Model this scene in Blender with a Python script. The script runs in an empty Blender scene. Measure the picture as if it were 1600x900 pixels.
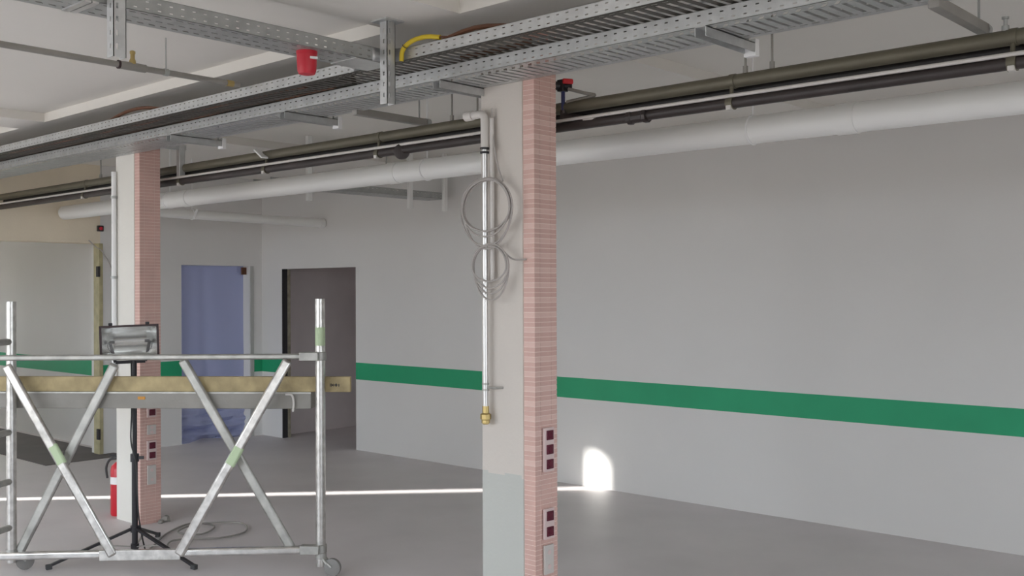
import bpy, math, random
from mathutils import Vector, Matrix
random.seed(7)
S = bpy.context.scene
COL = S.collection

# ------------------------------------------------------------------ camera
CAM_H = 1.70
yaw, pitch, roll = math.radians(47.6), math.radians(0.145), math.radians(-0.22)
fw = Vector((math.sin(yaw)*math.cos(pitch), math.cos(yaw)*math.cos(pitch), math.sin(pitch)))
r0 = Vector((math.cos(yaw), -math.sin(yaw), 0)); u0 = r0.cross(fw)
rt = r0*math.cos(roll) + u0*math.sin(roll); up = -r0*math.sin(roll) + u0*math.cos(roll)
cd = bpy.data.cameras.new('camera'); cam = bpy.data.objects.new('camera', cd); COL.objects.link(cam)
cd.sensor_width = 36.0; cd.lens = 36.0*1611/1600; cd.clip_start = 0.05; cd.clip_end = 200
m = Matrix((rt, up, -fw)).transposed().to_4x4(); m.translation = (0, 0, CAM_H)
cam.matrix_world = m
S.camera = cam

# ------------------------------------------------------------------ sky, sun, daylight portals, exposure
w = bpy.data.worlds.new('sky'); S.world = w; w.use_nodes = True
nt = w.node_tree; bg = nt.nodes['Background']
bg.inputs['Strength'].default_value = 5.0
wc = nt.nodes.new('ShaderNodeTexCoord'); wz = nt.nodes.new('ShaderNodeSeparateXYZ'); wr_ = nt.nodes.new('ShaderNodeValToRGB')
nt.links.new(wc.outputs['Generated'], wz.inputs[0]); 
wm = nt.nodes.new('ShaderNodeMath'); wm.operation = 'MULTIPLY_ADD'; wm.inputs[1].default_value = 0.5; wm.inputs[2].default_value = 0.5
nt.links.new(wz.outputs['Z'], wm.inputs[0]); nt.links.new(wm.outputs[0], wr_.inputs['Fac'])
e0, e1 = wr_.color_ramp.elements; e0.position = 0.48; e0.color = (0.34, 0.32, 0.29, 1)   # ground
e1.position = 0.52; e1.color = (0.84, 0.92, 1.0, 1)                                       # overcast-bright sky
nt.links.new(wr_.outputs['Color'], bg.inputs['Color'])
sd = bpy.data.lights.new('sun', 'SUN'); sun = bpy.data.objects.new('sun', sd); COL.objects.link(sun)
sd.energy = 30.0; sd.angle = math.radians(1.3); sd.color = (1.0, 0.97, 0.92)
SUN_EL = math.radians(13.2)
sdir = Vector((0.73*math.cos(SUN_EL), -0.684*math.cos(SUN_EL), -math.sin(SUN_EL)))
sun.rotation_euler = sdir.to_track_quat('-Z', 'Y').to_euler(); sun.location = (-20, 25, 12)
def portal(name, loc, direction, sx, sy):
    ld = bpy.data.lights.new(name, 'AREA'); ld.shape = 'RECTANGLE'; ld.size = sx; ld.size_y = sy
    ld.cycles.is_portal = True
    o = bpy.data.objects.new(name, ld); COL.objects.link(o); o.location = loc
    o.rotation_euler = Vector(direction).to_track_quat('-Z', 'Z').to_euler()
portal('daylight_side', (-2.15, 6.45, 1.55), (1, 0, 0), 7.7, 2.8)
portal('daylight_rear', (1.4, -2.65, 1.82), (0, 1, 0), 6.0, 2.2)
portal('daylight_next_room', (3.95, 16.1, 1.75), (0, -1, 0), 2.6, 0.7)
vs = S.view_settings
vs.view_transform = 'Standard'; vs.look = 'None'; vs.gamma = 1.0; vs.use_curve_mapping = False
vs.exposure = 0.16
S.cycles.max_bounces = 16; S.cycles.diffuse_bounces = 10; S.cycles.glossy_bounces = 6

# ------------------------------------------------------------------ materials
def mat(name, col, rough=0.6, metal=0.0, var=0.0, scale=6.0, bump=0.0, bscale=60.0, spec=None, col2=None, coat=0.0):
    M = bpy.data.materials.new(name); M.use_nodes = True; t = M.node_tree; b = t.nodes['Principled BSDF']
    b.inputs['Base Color'].default_value = (*col, 1); b.inputs['Roughness'].default_value = rough
    b.inputs['Metallic'].default_value = metal
    if spec is not None: b.inputs['Specular IOR Level'].default_value = spec
    if coat: b.inputs['Coat Weight'].default_value = coat
    if var or bump: tc = t.nodes.new('ShaderNodeTexCoord')
    if var:
        n = t.nodes.new('ShaderNodeTexNoise'); n.inputs['Scale'].default_value = scale; n.inputs['Detail'].default_value = 6
        t.links.new(tc.outputs['Object'], n.inputs['Vector'])
        cr = t.nodes.new('ShaderNodeValToRGB')
        a = cr.color_ramp.elements[0]; c = cr.color_ramp.elements[1]
        a.position = 0.3; c.position = 0.7
        lo = col2 if col2 else tuple(x*(1-var) for x in col)
        a.color = (*lo, 1); c.color = (*col, 1)
        t.links.new(n.outputs['Fac'], cr.inputs['Fac']); t.links.new(cr.outputs['Color'], b.inputs['Base Color'])
    if bump:
        n2 = t.nodes.new('ShaderNodeTexNoise'); n2.inputs['Scale'].default_value = bscale; n2.inputs['Detail'].default_value = 4
        t.links.new(tc.outputs['Object'], n2.inputs['Vector'])
        bp = t.nodes.new('ShaderNodeBump'); bp.inputs['Strength'].default_value = bump; bp.inputs['Distance'].default_value = 0.01
        t.links.new(n2.outputs['Fac'], bp.inputs['Height']); t.links.new(bp.outputs['Normal'], b.inputs['Normal'])
    return M
M = {}
M['wall'] = mat('painted_wall', (0.69, 0.678, 0.662), 0.75, var=0.03, scale=1.3, bump=0.05, bscale=90)
M['beige'] = mat('bare_plaster', (0.82, 0.73, 0.58), 0.85, var=0.10, scale=2.5, bump=0.1)
M['ceiling'] = mat('ceiling_paint', (0.78, 0.755, 0.71), 0.85, var=0.05, scale=0.9, bump=0.08, bscale=30)
M['floor'] = mat('screed', (0.66, 0.622, 0.625), 0.5, var=0.12, scale=1.7, bump=0.06, bscale=120)
M['greystone'] = mat('corridor_plaster', (0.74, 0.68, 0.67), 0.9, var=0.08, scale=3)
M['green'] = mat('green_stripe', (0.016, 0.34, 0.155), 0.6, var=0.08, scale=4)
M['plaster'] = mat('column_plaster', (0.76, 0.74, 0.69), 0.8, var=0.05, scale=3, bump=0.1)
M['mortar'] = mat('tile_mortar', (0.80, 0.655, 0.595), 0.9)
M['tile'] = mat('pink_tile', (0.68, 0.44, 0.385), 0.55, var=0.16, scale=9)
M['tile2'] = mat('pink_tile_pale', (0.75, 0.53, 0.47), 0.55, var=0.12, scale=9)
M['galv'] = mat('galvanised_steel', (0.66, 0.67, 0.67), 0.42, 0.75, var=0.18, scale=18)
M['galv2'] = mat('dull_galvanised', (0.47, 0.48, 0.47), 0.5, 0.6, var=0.2, scale=12)
M['darktray'] = mat('dark_tray', (0.085, 0.075, 0.06), 0.55, 0.5, var=0.4, scale=7)  # dark mottled metal for the upper tray bottom
M['olive'] = mat('olive_pipe', (0.15, 0.135, 0.095), 0.5, 0.2, var=0.2, scale=5)
M['black'] = mat('black_pipe', (0.018, 0.015, 0.015), 0.5)
M['darkbrown'] = mat('brown_black_pipe', (0.045, 0.034, 0.032), 0.45, var=0.4, scale=6)
M['conduit'] = mat('pale_conduit', (0.62, 0.59, 0.56), 0.4)
M['whitepipe'] = mat('white_pipe', (0.80, 0.80, 0.78), 0.4)
M['greypipe'] = mat('grey_pipe', (0.34, 0.325, 0.30), 0.5, 0.3, var=0.15, scale=8)
M['alu'] = mat('worn_aluminium', (0.74, 0.72, 0.69), 0.30, 0.9, var=0.35, scale=22, bump=0.08, bscale=35)
M['alu_rail'] = mat('scuffed_rail', (0.86, 0.85, 0.83), 0.20, 0.95, var=0.3, scale=16, bump=0.04, bscale=30)
M['alu_dull'] = mat('dull_aluminium', (0.50, 0.49, 0.46), 0.5, 0.7, var=0.3, scale=14)
M['alu_bright'] = mat('polished_tube', (0.72, 0.71, 0.70), 0.32, 0.85, var=0.1, scale=20)
M['wood'] = mat('old_board', (0.50, 0.40, 0.22), 0.8, var=0.4, scale=9, bump=0.2)
M['deck'] = mat('deck_side', (0.29, 0.275, 0.25), 0.7, var=0.2, scale=5, bump=0.1)
M['greentape'] = mat('green_tape', (0.47, 0.58, 0.37), 0.5)
M['rubber'] = mat('rubber', (0.05, 0.05, 0.05), 0.7)
M['wheel'] = mat('grey_wheel', (0.22, 0.21, 0.20), 0.6)
M['blackmetal'] = mat('black_enamel', (0.02, 0.018, 0.022), 0.4)
M['reflector'] = mat('reflector', (0.72, 0.72, 0.70), 0.26, 1.0, bump=0.15, bscale=25)
M['frame'] = mat('lamp_frame', (0.035, 0.016, 0.018), 0.45)
M['red'] = mat('red_plastic', (0.55, 0.02, 0.04), 0.4)
M['valvered'] = mat('red_lever', (0.62, 0.02, 0.03), 0.4)
M['socketred'] = mat('dark_red_insert', (0.10, 0.006, 0.022), 0.4)
M['plate'] = mat('socket_plate', (0.66, 0.52, 0.50), 0.5)
M['greyplate'] = mat('grey_plate', (0.58, 0.54, 0.51), 0.5)
M['white'] = mat('white_plastic', (0.82, 0.82, 0.82), 0.4)
M['yellow'] = mat('yellow_sheath', (0.62, 0.46, 0.02), 0.45)
M['brown'] = mat('brown_cable', (0.12, 0.045, 0.02), 0.6)
M['cableblack'] = mat('dark_cable', (0.05, 0.045, 0.04), 0.6)
M['greycable'] = mat('grey_cable', (0.40, 0.37, 0.35), 0.55)
M['brass'] = mat('brass', (0.50, 0.38, 0.16), 0.35, 0.8)
M['mat'] = mat('dark_sheet', (0.14, 0.125, 0.12), 0.8, var=0.2, scale=3)
M['jambyellow'] = mat('yellow_jamb', (0.50, 0.45, 0.27), 0.6, var=0.3, scale=12)
M['jambedge'] = mat('pale_jamb_edge', (0.40, 0.36, 0.27), 0.8, var=0.5, scale=14)
M['jambgrey'] = mat('grey_jamb', (0.42, 0.42, 0.40), 0.6)
M['nearblack'] = mat('near_black', (0.03, 0.028, 0.03), 0.7)
M['blueprim'] = mat('stem_blue', (0.03, 0.035, 0.12), 0.4)
M['winframe'] = mat('window_frame', (0.6, 0.6, 0.6), 0.5)
M['steelred'] = mat('extinguisher_red', (0.55, 0.015, 0.03), 0.3)
M['orange'] = mat('orange_tape', (0.55, 0.25, 0.04), 0.6)
def glass_mat():
    g = bpy.data.materials.new('lamp_glass'); g.use_nodes = True; t = g.node_tree; t.nodes.clear()
    o = t.nodes.new('ShaderNodeOutputMaterial'); a = t.nodes.new('ShaderNodeBsdfTransparent'); b = t.nodes.new('ShaderNodeBsdfGlossy')
    b.inputs['Roughness'].default_value = 0.03; mx = t.nodes.new('ShaderNodeMixShader'); mx.inputs[0].default_value = 0.10
    t.links.new(a.outputs[0], mx.inputs[1]); t.links.new(b.outputs[0], mx.inputs[2]); t.links.new(mx.outputs[0], o.inputs[0]); return g
M['glass'] = glass_mat()
def film_mat():
    g = bpy.data.materials.new('blue_film'); g.use_nodes = True; t = g.node_tree; b = t.nodes['Principled BSDF']
    out = t.nodes['Material Output']
    b.inputs['Base Color'].default_value = (0.38, 0.41, 0.60, 1); b.inputs['Roughness'].default_value = 0.35
    tr = t.nodes.new('ShaderNodeBsdfTranslucent'); tr.inputs['Color'].default_value = (0.30, 0.34, 0.62, 1)
    mx = t.nodes.new('ShaderNodeMixShader'); mx.inputs[0].default_value = 0.12
    t.links.new(b.outputs[0], mx.inputs[1]); t.links.new(tr.outputs[0], mx.inputs[2]); t.links.new(mx.outputs[0], out.inputs[0]); return g
M['film'] = film_mat()
def column_plaster_mat():
    # plaster with a repainted, greyer lower part that ends in an uneven edge (wear with its own shape)
    g = mat('patched_plaster', (0.76, 0.74, 0.69), 0.8, bump=0.1)
    t = g.node_tree; b = t.nodes['Principled BSDF']
    geo = t.nodes.new('ShaderNodeNewGeometry'); sx = t.nodes.new('ShaderNodeSeparateXYZ'); t.links.new(geo.outputs['Position'], sx.inputs[0])
    st = t.nodes.new('ShaderNodeMath'); st.operation = 'MULTIPLY'; st.inputs[1].default_value = 9.0; t.links.new(sx.outputs['Y'], st.inputs[0])
    fl = t.nodes.new('ShaderNodeMath'); fl.operation = 'FLOOR'; t.links.new(st.outputs[0], fl.inputs[0])
    wn = t.nodes.new('ShaderNodeTexWhiteNoise'); wn.noise_dimensions = '1D'; t.links.new(fl.outputs[0], wn.inputs['W'])
    ml = t.nodes.new('ShaderNodeMath'); ml.operation = 'MULTIPLY_ADD'; ml.inputs[1].default_value = 0.10; ml.inputs[2].default_value = 0.74
    t.links.new(wn.outputs['Value'], ml.inputs[0])
    lt = t.nodes.new('ShaderNodeMath'); lt.operation = 'LESS_THAN'; t.links.new(sx.outputs['Z'], lt.inputs[0]); t.links.new(ml.outputs[0], lt.inputs[1])
    mx = t.nodes.new('ShaderNodeMix'); mx.data_type = 'RGBA'
    mx.inputs['A'].default_value = (0.62, 0.575, 0.53, 1); mx.inputs['B'].default_value = (0.51, 0.52, 0.49, 1)
    t.links.new(lt.outputs[0], mx.inputs['Factor']); t.links.new(mx.outputs['Result'], b.inputs['Base Color']); return g
M['patched'] = column_plaster_mat()

# ------------------------------------------------------------------ mesh helpers
def V(*a): return Vector(a)
class MB:
    def __init__(s): s.v = []; s.f = []
    def add(s, vs, fs):
        o = len(s.v); s.v += [Vector(v) for v in vs]; s.f += [tuple(i+o for i in f) for f in fs]; return s
    def box(s, x0, y0, z0, x1, y1, z1):
        c = [(x0,y0,z0),(x1,y0,z0),(x1,y1,z0),(x0,y1,z0),(x0,y0,z1),(x1,y0,z1),(x1,y1,z1),(x0,y1,z1)]
        return s.add(c, [(3,2,1,0),(4,5,6,7),(0,1,5,4),(1,2,6,5),(2,3,7,6),(3,0,4,7)])
    def par(s, o, a, b, c):      # parallelepiped from corner o with edge vectors a, b, c
        o, a, b, c = map(Vector, (o, a, b, c))
        if a.cross(b).dot(c) < 0: a, b = b, a
        p = [o, o+a, o+a+b, o+b, o+c, o+a+c, o+a+b+c, o+b+c]
        return s.add(p, [(3,2,1,0),(4,5,6,7),(0,1,5,4),(1,2,6,5),(2,3,7,6),(3,0,4,7)])
    def bar(s, p, q, wd, ht, side=None):
        p, q = Vector(p), Vector(q); d = (q-p).normalized()
        sv = Vector(side) if side else d.cross(V(0,0,1))
        if sv.length < 1e-5: sv = V(1,0,0)
        sv = (sv - d*sv.dot(d)).normalized(); u = sv.cross(d).normalized()
        return s.par(p - sv*wd/2 - u*ht/2, sv*wd, u*ht, q-p)
    def tube(s, pts, r, n=12, caps=True):
        pts = [Vector(p) for p in pts]; N = len(pts)
        t0 = (pts[1]-pts[0]).normalized(); a = t0.cross(V(0,0,1))
        if a.length < 1e-4: a = t0.cross(V(1,0,0))
        a.normalize(); vs = []
        for i, p in enumerate(pts):
            t = (pts[min(i+1,N-1)]-pts[max(i-1,0)]).normalized()
            a = (a - t*a.dot(t)).normalized(); b = t.cross(a)
            rr = r[i] if isinstance(r, (list, tuple)) else r
            vs += [p + (a*math.cos(2*math.pi*k/n) + b*math.sin(2*math.pi*k/n))*rr for k in range(n)]
        fs = [(i*n+k, i*n+(k+1)%n, (i+1)*n+(k+1)%n, (i+1)*n+k) for i in range(N-1) for k in range(n)]
        if caps: fs += [tuple(range(n))[::-1], tuple((N-1)*n+k for k in range(n))]
        return s.add(vs, fs)
    def ring(s, c, axis, r, rr, n=28, m=8):
        c = Vector(c); ax = Vector(axis).normalized(); a = ax.cross(V(0,0,1))
        if a.length < 1e-4: a = V(1,0,0)
        a.normalize(); b = ax.cross(a)
        vs = []; fs = []
        for i in range(n):
            d = a*math.cos(2*math.pi*i/n) + b*math.sin(2*math.pi*i/n)
            for k in range(m): vs.append(c + d*(r + rr*math.cos(2*math.pi*k/m)) + ax*rr*math.sin(2*math.pi*k/m))
            for k in range(m): fs.append((i*m+k, ((i+1)%n)*m+k, ((i+1)%n)*m+(k+1)%m, i*m+(k+1)%m))
        return s.add(vs, fs)
    def lathe(s, prof, c, axis=(0,0,1), n=20):
        c = Vector(c); ax = Vector(axis).normalized()
        pts = [c + ax*h for r, h in prof]
        a = ax.cross(V(0,0,1))
        if a.length < 1e-4: a = V(1,0,0)
        a.normalize(); b = ax.cross(a); vs = []
        for (r, h), p in zip(prof, pts): vs += [p + (a*math.cos(2*math.pi*k/n) + b*math.sin(2*math.pi*k/n))*max(r,1e-4) for k in range(n)]
        N = len(prof)
        fs = [(i*n+k, i*n+(k+1)%n, (i+1)*n+(k+1)%n, (i+1)*n+k) for i in range(N-1) for k in range(n)]
        fs += [tuple(range(n))[::-1], tuple((N-1)*n+k for k in range(n))]
        return s.add(vs, fs)
    def build(s, name, m, parent=None, smooth=True, bevel=0.0, origin=None):
        if parent is not None: org = parent.get('_o'); org = Vector(org)
        elif origin is not None: org = Vector(origin)
        else:
            lo = Vector([min(v[i] for v in s.v) for i in range(3)]); hi = Vector([max(v[i] for v in s.v) for i in range(3)])
            org = V((lo.x+hi.x)/2, (lo.y+hi.y)/2, lo.z)
        me = bpy.data.meshes.new(name); me.from_pydata([v-org for v in s.v], [], s.f); me.materials.append(m if not isinstance(m, str) else M[m])
        me.update()
        if smooth:
            for p in me.polygons: p.use_smooth = True
            me.set_sharp_from_angle(angle=math.radians(35))
        o = bpy.data.objects.new(name, me); COL.objects.link(o)
        if parent is not None: o.parent = parent; o['_o'] = list(org)
        else: o.location = org; o['_o'] = list(org)
        if bevel:
            b = o.modifiers.new('bevel', 'BEVEL'); b.width = bevel; b.segments = 2; b.limit_method = 'ANGLE'; b.angle_limit = math.radians(40)
        return o
def tag(o, label, cat, group=None):
    o['label'] = label; o['category'] = cat
    if group: o['group'] = group
    return o
def thing(name, label, cat, loc, group=None):
    o = bpy.data.objects.new(name, None); COL.objects.link(o); o.location = loc; o.empty_display_size = 0.1
    o['_o'] = list(loc); return tag(o, label, cat, group)
def struct(o): o['kind'] = 'structure'; return o
def lab(o, s): o['label'] = s; return o
def arc(c, a, b, r, t0, t1, n=24):
    c, a, b = Vector(c), Vector(a), Vector(b)
    return [c + a*r*math.cos(t0+(t1-t0)*i/n) + b*r*math.sin(t0+(t1-t0)*i/n) for i in range(n+1)]
def smoothpath(pts, sub=6):
    P = [Vector(p) for p in pts]; P = [P[0]*2-P[1]] + P + [P[-1]*2-P[-2]]; out = []
    for i in range(1, len(P)-2):
        for k in range(sub):
            t = k/sub; a, b, c, d = P[i-1], P[i], P[i+1], P[i+2]
            out.append(0.5*((2*b) + (c-a)*t + (2*a-5*b+4*c-d)*t*t + (3*b-a-3*c+d)*t**3))
    out.append(P[-2]); return out

# ------------------------------------------------------------------ room shell
XW, YB, ZC = 7.04, 10.45, 3.025
XL, YR = -2.0, -2.5
fl = struct(MB().box(-4.3, -4.3, -0.2, 9.8, 16.4, 0.0).build('floor', 'floor', smooth=False))
ce = struct(MB().box(XL-0.2, YR-0.2, ZC, 9.8, YB+0.2, ZC+0.2).box(2.5, YB+0.2, ZC, 9.8, 16.4, ZC+0.2).build('ceiling', 'ceiling', smooth=False))
MB().box(3.30, YR, 2.96, 3.92, YB, ZC+0.02).build('beam', 'ceiling', ce, smooth=False)
for y0, y1 in ((3.33, 3.78), (7.69, 8.14), (-0.62, -0.2)):
    MB().box(XL, y0, 2.96, 3.30, y1, ZC+0.02).build('beam', 'ceiling', ce, smooth=False)
    MB().box(3.92, y0, 2.96, XW, y1, ZC+0.02).build('beam', 'ceiling', ce, smooth=False)
# right wall with doorway
DY0, DY1, DZ = 8.70, 10.04, 1.96
wr = MB()
wr.box(XW, YR-0.2, 0, XW+0.10, DY0, ZC); wr.box(XW, DY1, 0, XW+0.10, YB+0.2, ZC); wr.box(XW, DY0, DZ, XW+0.10, DY1, ZC)
wall_right = struct(wr.build('wall_right', 'wall', smooth=False))
ZS0, ZS1 = 0.755, 0.935
st = MB(); st.box(XW-0.002, YR, ZS0, XW+0.01, DY0, ZS1).box(XW-0.002, DY1, ZS0, XW+0.01, YB, ZS1)
lab(st.build('stripe', 'green', wall_right, smooth=False), 'green painted stripe along the white wall')
# back wall right of the wide opening, with the sheeted doorway
BX0, BX1, BZ = 5.99, 6.87, 2.0
wb = MB(); wb.box(5.06, YB, 0, BX0, YB+0.2, ZC).box(BX1, YB, 0, XW, YB+0.2, ZC).box(BX0, YB, BZ, BX1, YB+0.2, ZC)
wall_back = struct(wb.build('wall_back', 'wall', smooth=False))
lab(MB().box(5.08, YB-0.002, ZS0, BX0, YB+0.01, ZS1).box(6.93, YB-0.002, ZS0, XW, YB+0.01, ZS1).build('stripe', 'green', wall_back, smooth=False), 'green painted stripe beside the sheeted doorway')
MB().box(BX1+0.005, YB-0.012, 0, BX1+0.05, YB+0.02, BZ).build('door_jamb', 'jambgrey', wall_back, smooth=False)
# beige lintel over the wide opening, and the remaining back wall out of view (with a slit for the sun)
struct(MB().box(2.98, YB, 2.21, 5.06, YB+0.2, ZC).build('trim_1', 'beige', smooth=False))
w2 = MB(); w2.box(XL-0.2, YB, 0, 0.87, YB+0.2, ZC).box(1.77, YB, 0, 2.98, YB+0.2, ZC).box(0.87, YB, 2.05, 1.77, YB+0.2, ZC)
struct(w2.build('wall_back_left', 'wall', smooth=False))
struct(MB().box(0.55, YB+0.22, 0, 1.345, YB+0.26, 2.07).build('sun_slit_leaf', 'white', smooth=False))  # unseen leaf added to narrow the sun streak through the slit
# side wall with windows, rear wall with windows (both out of frame)
def window_wall(name, along, pos, a0, a1, z0, z1, n, lo, hi, thick):
    b = MB()
    def bx(u0, u1, zz0, zz1):
        if along == 'y': b.box(pos-thick, u0, zz0, pos, u1, zz1)
        else: b.box(u0, pos-thick, zz0, u1, pos, zz1)
    bx(lo, hi, 0, z0); bx(lo, hi, z1, ZC); bx(lo, a0, z0, z1); bx(a1, hi, z0, z1)
    ww = struct(b.build(name, 'wall', smooth=False))
    step = (a1-a0)/n
    for i in range(n):
        f = MB(); u0, u1 = a0+i*step, a0+(i+1)*step
        for (p0, p1, q0, q1) in ((u0, u0+.06, z0, z1), (u1-.06, u1, z0, z1), (u0, u1, z0, z0+.06), (u0, u1, z1-.06, z1)):
            if along == 'y': f.box(pos-0.12, p0, q0, pos-0.06, p1, q1)
            else: f.box(p0, pos-0.12, q0, p1, pos-0.06, q1)
        struct(f.build('window_%d' % (i+1 if along == 'y' else i+11), 'winframe', smooth=False))
window_wall('wall_left', 'y', XL, 2.7, 10.2, 0.2, 2.9, 5, YR-0.2, YB+0.2, 0.2)
window_wall('wall_rear', 'x', YR, -1.5, 4.3, 0.8, 2.85, 4, XL-0.2, XW+0.14, 0.2)
struct(MB().box(-11.0, YB, 0, XL-0.2, YB+0.2, 7.0).build('wall_sun_block', 'wall', smooth=False))   # unseen wall added outside to keep sun off the side windows
# next room seen through the wide opening
wn = struct(MB().box(5.28, YB+0.2, 0, 5.42, 16.2, ZC).build('wall_next_room', 'wall', smooth=False))
lab(MB().box(5.278, YB+0.2, 0.78, 5.30, 16.2, 0.945).build('stripe', 'green', wn, smooth=False), 'green stripe on the wall of the next room')
struct(MB().box(2.5, YB+0.2, 0, 2.64, 16.2, ZC).build('wall_next_room_left', 'wall', smooth=False))
struct(MB().box(2.5, 16.0, 0, 5.4, 16.2, 1.3).box(2.5, 16.0, 2.0, 5.4, 16.2, ZC).build('wall_next_room_far', 'wall', smooth=False))
tr = struct(MB().box(5.045, YB-0.006, 0, 5.085, YB+0.12, 2.21).build('trim_2', 'jambyellow', smooth=False))
for z in (0.16, 1.86): MB().box(5.028, YB-0.018, z, 5.05, YB+0.03, z+0.11).build('hinge', 'nearblack', tr, smooth=False)
# corridor behind the dark doorway
co = MB(); co.box(XW+0.10, 10.24, 0, 9.6, 10.4, 2.7).box(XW+0.10, 8.1, 0, 9.6, 8.25, 2.7).box(9.5, 8.1, 0, 9.65, 10.4, 2.7).box(XW+0.10, 8.1, 2.6, 9.65, 10.4, 2.75)
struct(co.build('wall_corridor', 'greystone', smooth=False))
t3 = struct(MB().box(XW-0.003, DY1-0.010, 0, XW+0.065, DY1+0.002, DZ).build('jamb_gap_shade', 'nearblack', smooth=False))  # dark strip put in for the shaded gap at the door jamb
MB().box(XW+0.065, DY1-0.014, 0, XW+0.105, DY1+0.002, DZ-0.01).build('jamb_edge', 'jambedge', t3, smooth=False)
# room behind the plastic sheet
struct(MB().box(5.5, YB+0.2, 0, 5.6, 13, ZC).box(7.2, YB+0.2, 0, 7.3, 13, ZC).box(5.5, 13, 0, 7.3, 13.1, 1.0).build('wall_store', 'wall', smooth=False))

# ------------------------------------------------------------------ blue plastic sheet
def sheet():
    b = MB(); nx, nz = 40, 90; vs = []
    rnd = random.Random(3)
    ph = [rnd.uniform(0, 6.28) for _ in range(8)]
    for j in range(nz+1):
        zt = j/nz; z = 0.004 + zt*(BZ-0.004)
        for i in range(nx+1):
            u = i/nx; x = BX0+0.006 + u*(BX1-BX0-0.012)
            low = max(0, 1 - z/0.50)
            d = 0.010*math.sin(5*u+ph[0]) + 0.006*math.sin(11*u+ph[1]+z*1.2)
            q = z*22 + 1.8*math.sin(2.6*u+ph[2]) + 0.7*math.sin(7*u+ph[4])
            d += low*(0.12*(1-abs(math.sin(q)))**2*(0.4+0.6*math.sin(3.3*u+ph[6])**2) + 0.03*math.sin(z*63+6*u+ph[3]) + 0.02*math.sin(9*u+z*20+ph[4]))
            d -= low*0.05
            d += 0.035/(1+math.exp(-(u-0.36-0.03*math.sin(z*3))*40))
            d += 0.010*max(0, 1-abs(z-0.9)/0.9)*math.sin(3*u+2*z+ph[5])
            vs.append((x, YB+0.09+d, z))
    fs = [(j*(nx+1)+i, j*(nx+1)+i+1, (j+1)*(nx+1)+i+1, (j+1)*(nx+1)+i) for j in range(nz) for i in range(nx)]
    b.add(vs, fs); return b
sh = thing('plastic_sheet', 'blue plastic dust sheet hung across the far doorway, crumpled at its foot', 'plastic sheet', (6.43, YB+0.09, 0))
sheet().build('film', 'film', sh)
lab(MB().box(BX1-0.07, YB+0.055, 1.90, BX1-0.005, YB+0.072, 1.985).build('tape', 'brown', sh, smooth=False), 'brown tape at the top corner')
# ------------------------------------------------------------------ dark floor sheet in the opening
tag(MB().box(4.38, 10.20, 0.0, 5.20, 14.2, 0.006).build('floor_sheet', 'mat', smooth=False), 'dark floor covering sheet lying through the wide opening on the left', 'floor sheet')

# ------------------------------------------------------------------ columns
CX0, CX1, CT = 3.72, 3.88, 2.965
TH, TG = 0.0238, 0.0034
def column(y0, label, near):
    y1 = y0+0.34
    c = thing('column', label, 'column', ((CX0+CX1)/2, (y0+y1)/2, 0))
    MB().box(CX0+0.0005, y0+0.0005, 0, CX1-0.0005, y1, CT).build('core', 'mortar', c, smooth=False)
    p = MB().box(CX0-0.006, y0+0.072, 0, CX0+0.006, y1+0.006, CT).box(CX0+0.006, y1-0.006, 0, CX1+0.004, y1+0.006, CT)
    p.build('plaster', 'patched' if near else 'plaster', c, smooth=False)
    # tiles: three per course on the end face, one on the return
    cells = [(CX0, CX0+0.037), (CX0+0.037, CX0+0.117), (CX0+0.117, CX1)]
    n = int(CT/TH); rest = MB()
    meshes = {}
    def tilebox(b, k, z):
        g = TG/2
        if k < 3:
            x0, x1 = cells[k]; b.box(x0 + (-0.0015 if k == 0 else g), y0-0.0015, z+g, x1-(g if k < 2 else -0.0015), y0+0.006, z+TH-g)
        elif k == 3: b.box(CX0-0.0015, y0+0.006, z+g, CX0+0.006, y0+0.068, z+TH-g)
        else: b.box(CX1-0.006, y0+0.006, z+g, CX1+0.0015, y0+0.068, z+TH-g)
    lo_z = 0.80
    for j in range(n):
        z = j*TH
        indiv = near and lo_z <= z < lo_z + 75*TH
        for k in range(5):
            if indiv and k < 4:
                key = (k, (j*7+k*3) % 3 == 0)
                if key not in meshes:
                    b = MB(); tilebox(b, k, 0.0)
                    o = b.build('tile', 'tile2' if key[1] else 'tile', c, smooth=False); meshes[key] = o.data
                    o.location = (0, 0, z)
                else:
                    o = bpy.data.objects.new('tile', meshes[key]); COL.objects.link(o); o.parent = c; o.location = (0, 0, z)
            else: tilebox(rest, k, z)
    r = rest.build('tile_cladding', 'tile', c, smooth=False); r['kind'] = 'stuff'
    return c
col_near = column(3.25, 'nearer pink tiled column with white plaster side and hanging cable coils', True)
col_far = column(7.07, 'farther pink tiled column behind the floodlight and scaffold', False)

# sockets on the column ends
def outlet(zs, y, label, group):
    zc = sum(zs)/len(zs); t = thing('socket_outlet', label, 'socket', (3.80, y, min(zs)-0.035), group)
    f = MB(); f.box(3.765, y-0.016, min(zs)-0.036, 3.838, y-0.002, max(zs)+0.036); f.build('frame', 'plate', t, bevel=0.002)
    for z in zs:
        b = MB().box(3.780, y-0.022, z-0.023, 3.827, y-0.012, z+0.023); b.lathe([(0.017, 0), (0.017, 0.004), (0.012, 0.0045)], (3.8035, y-0.021, z), (0, -1, 0), 16)
        b.build('insert', 'socketred', t, bevel=0.002)
YS = 3.246; YF = 7.066
outlet((1.001, 0.932, 0.861), YS, 'triple dark red socket block, upper one on the nearer column', 'red sockets on the columns')
outlet((0.611, 0.536), YS, 'double dark red socket block, lower one on the nearer column', 'red sockets on the columns')
outlet((0.888, 0.818), YF, 'double dark red socket block, upper one on the farther column', 'red sockets on the columns')
outlet((0.575, 0.505), YF, 'double dark red socket block, lower one on the farther column', 'red sockets on the columns')
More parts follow.
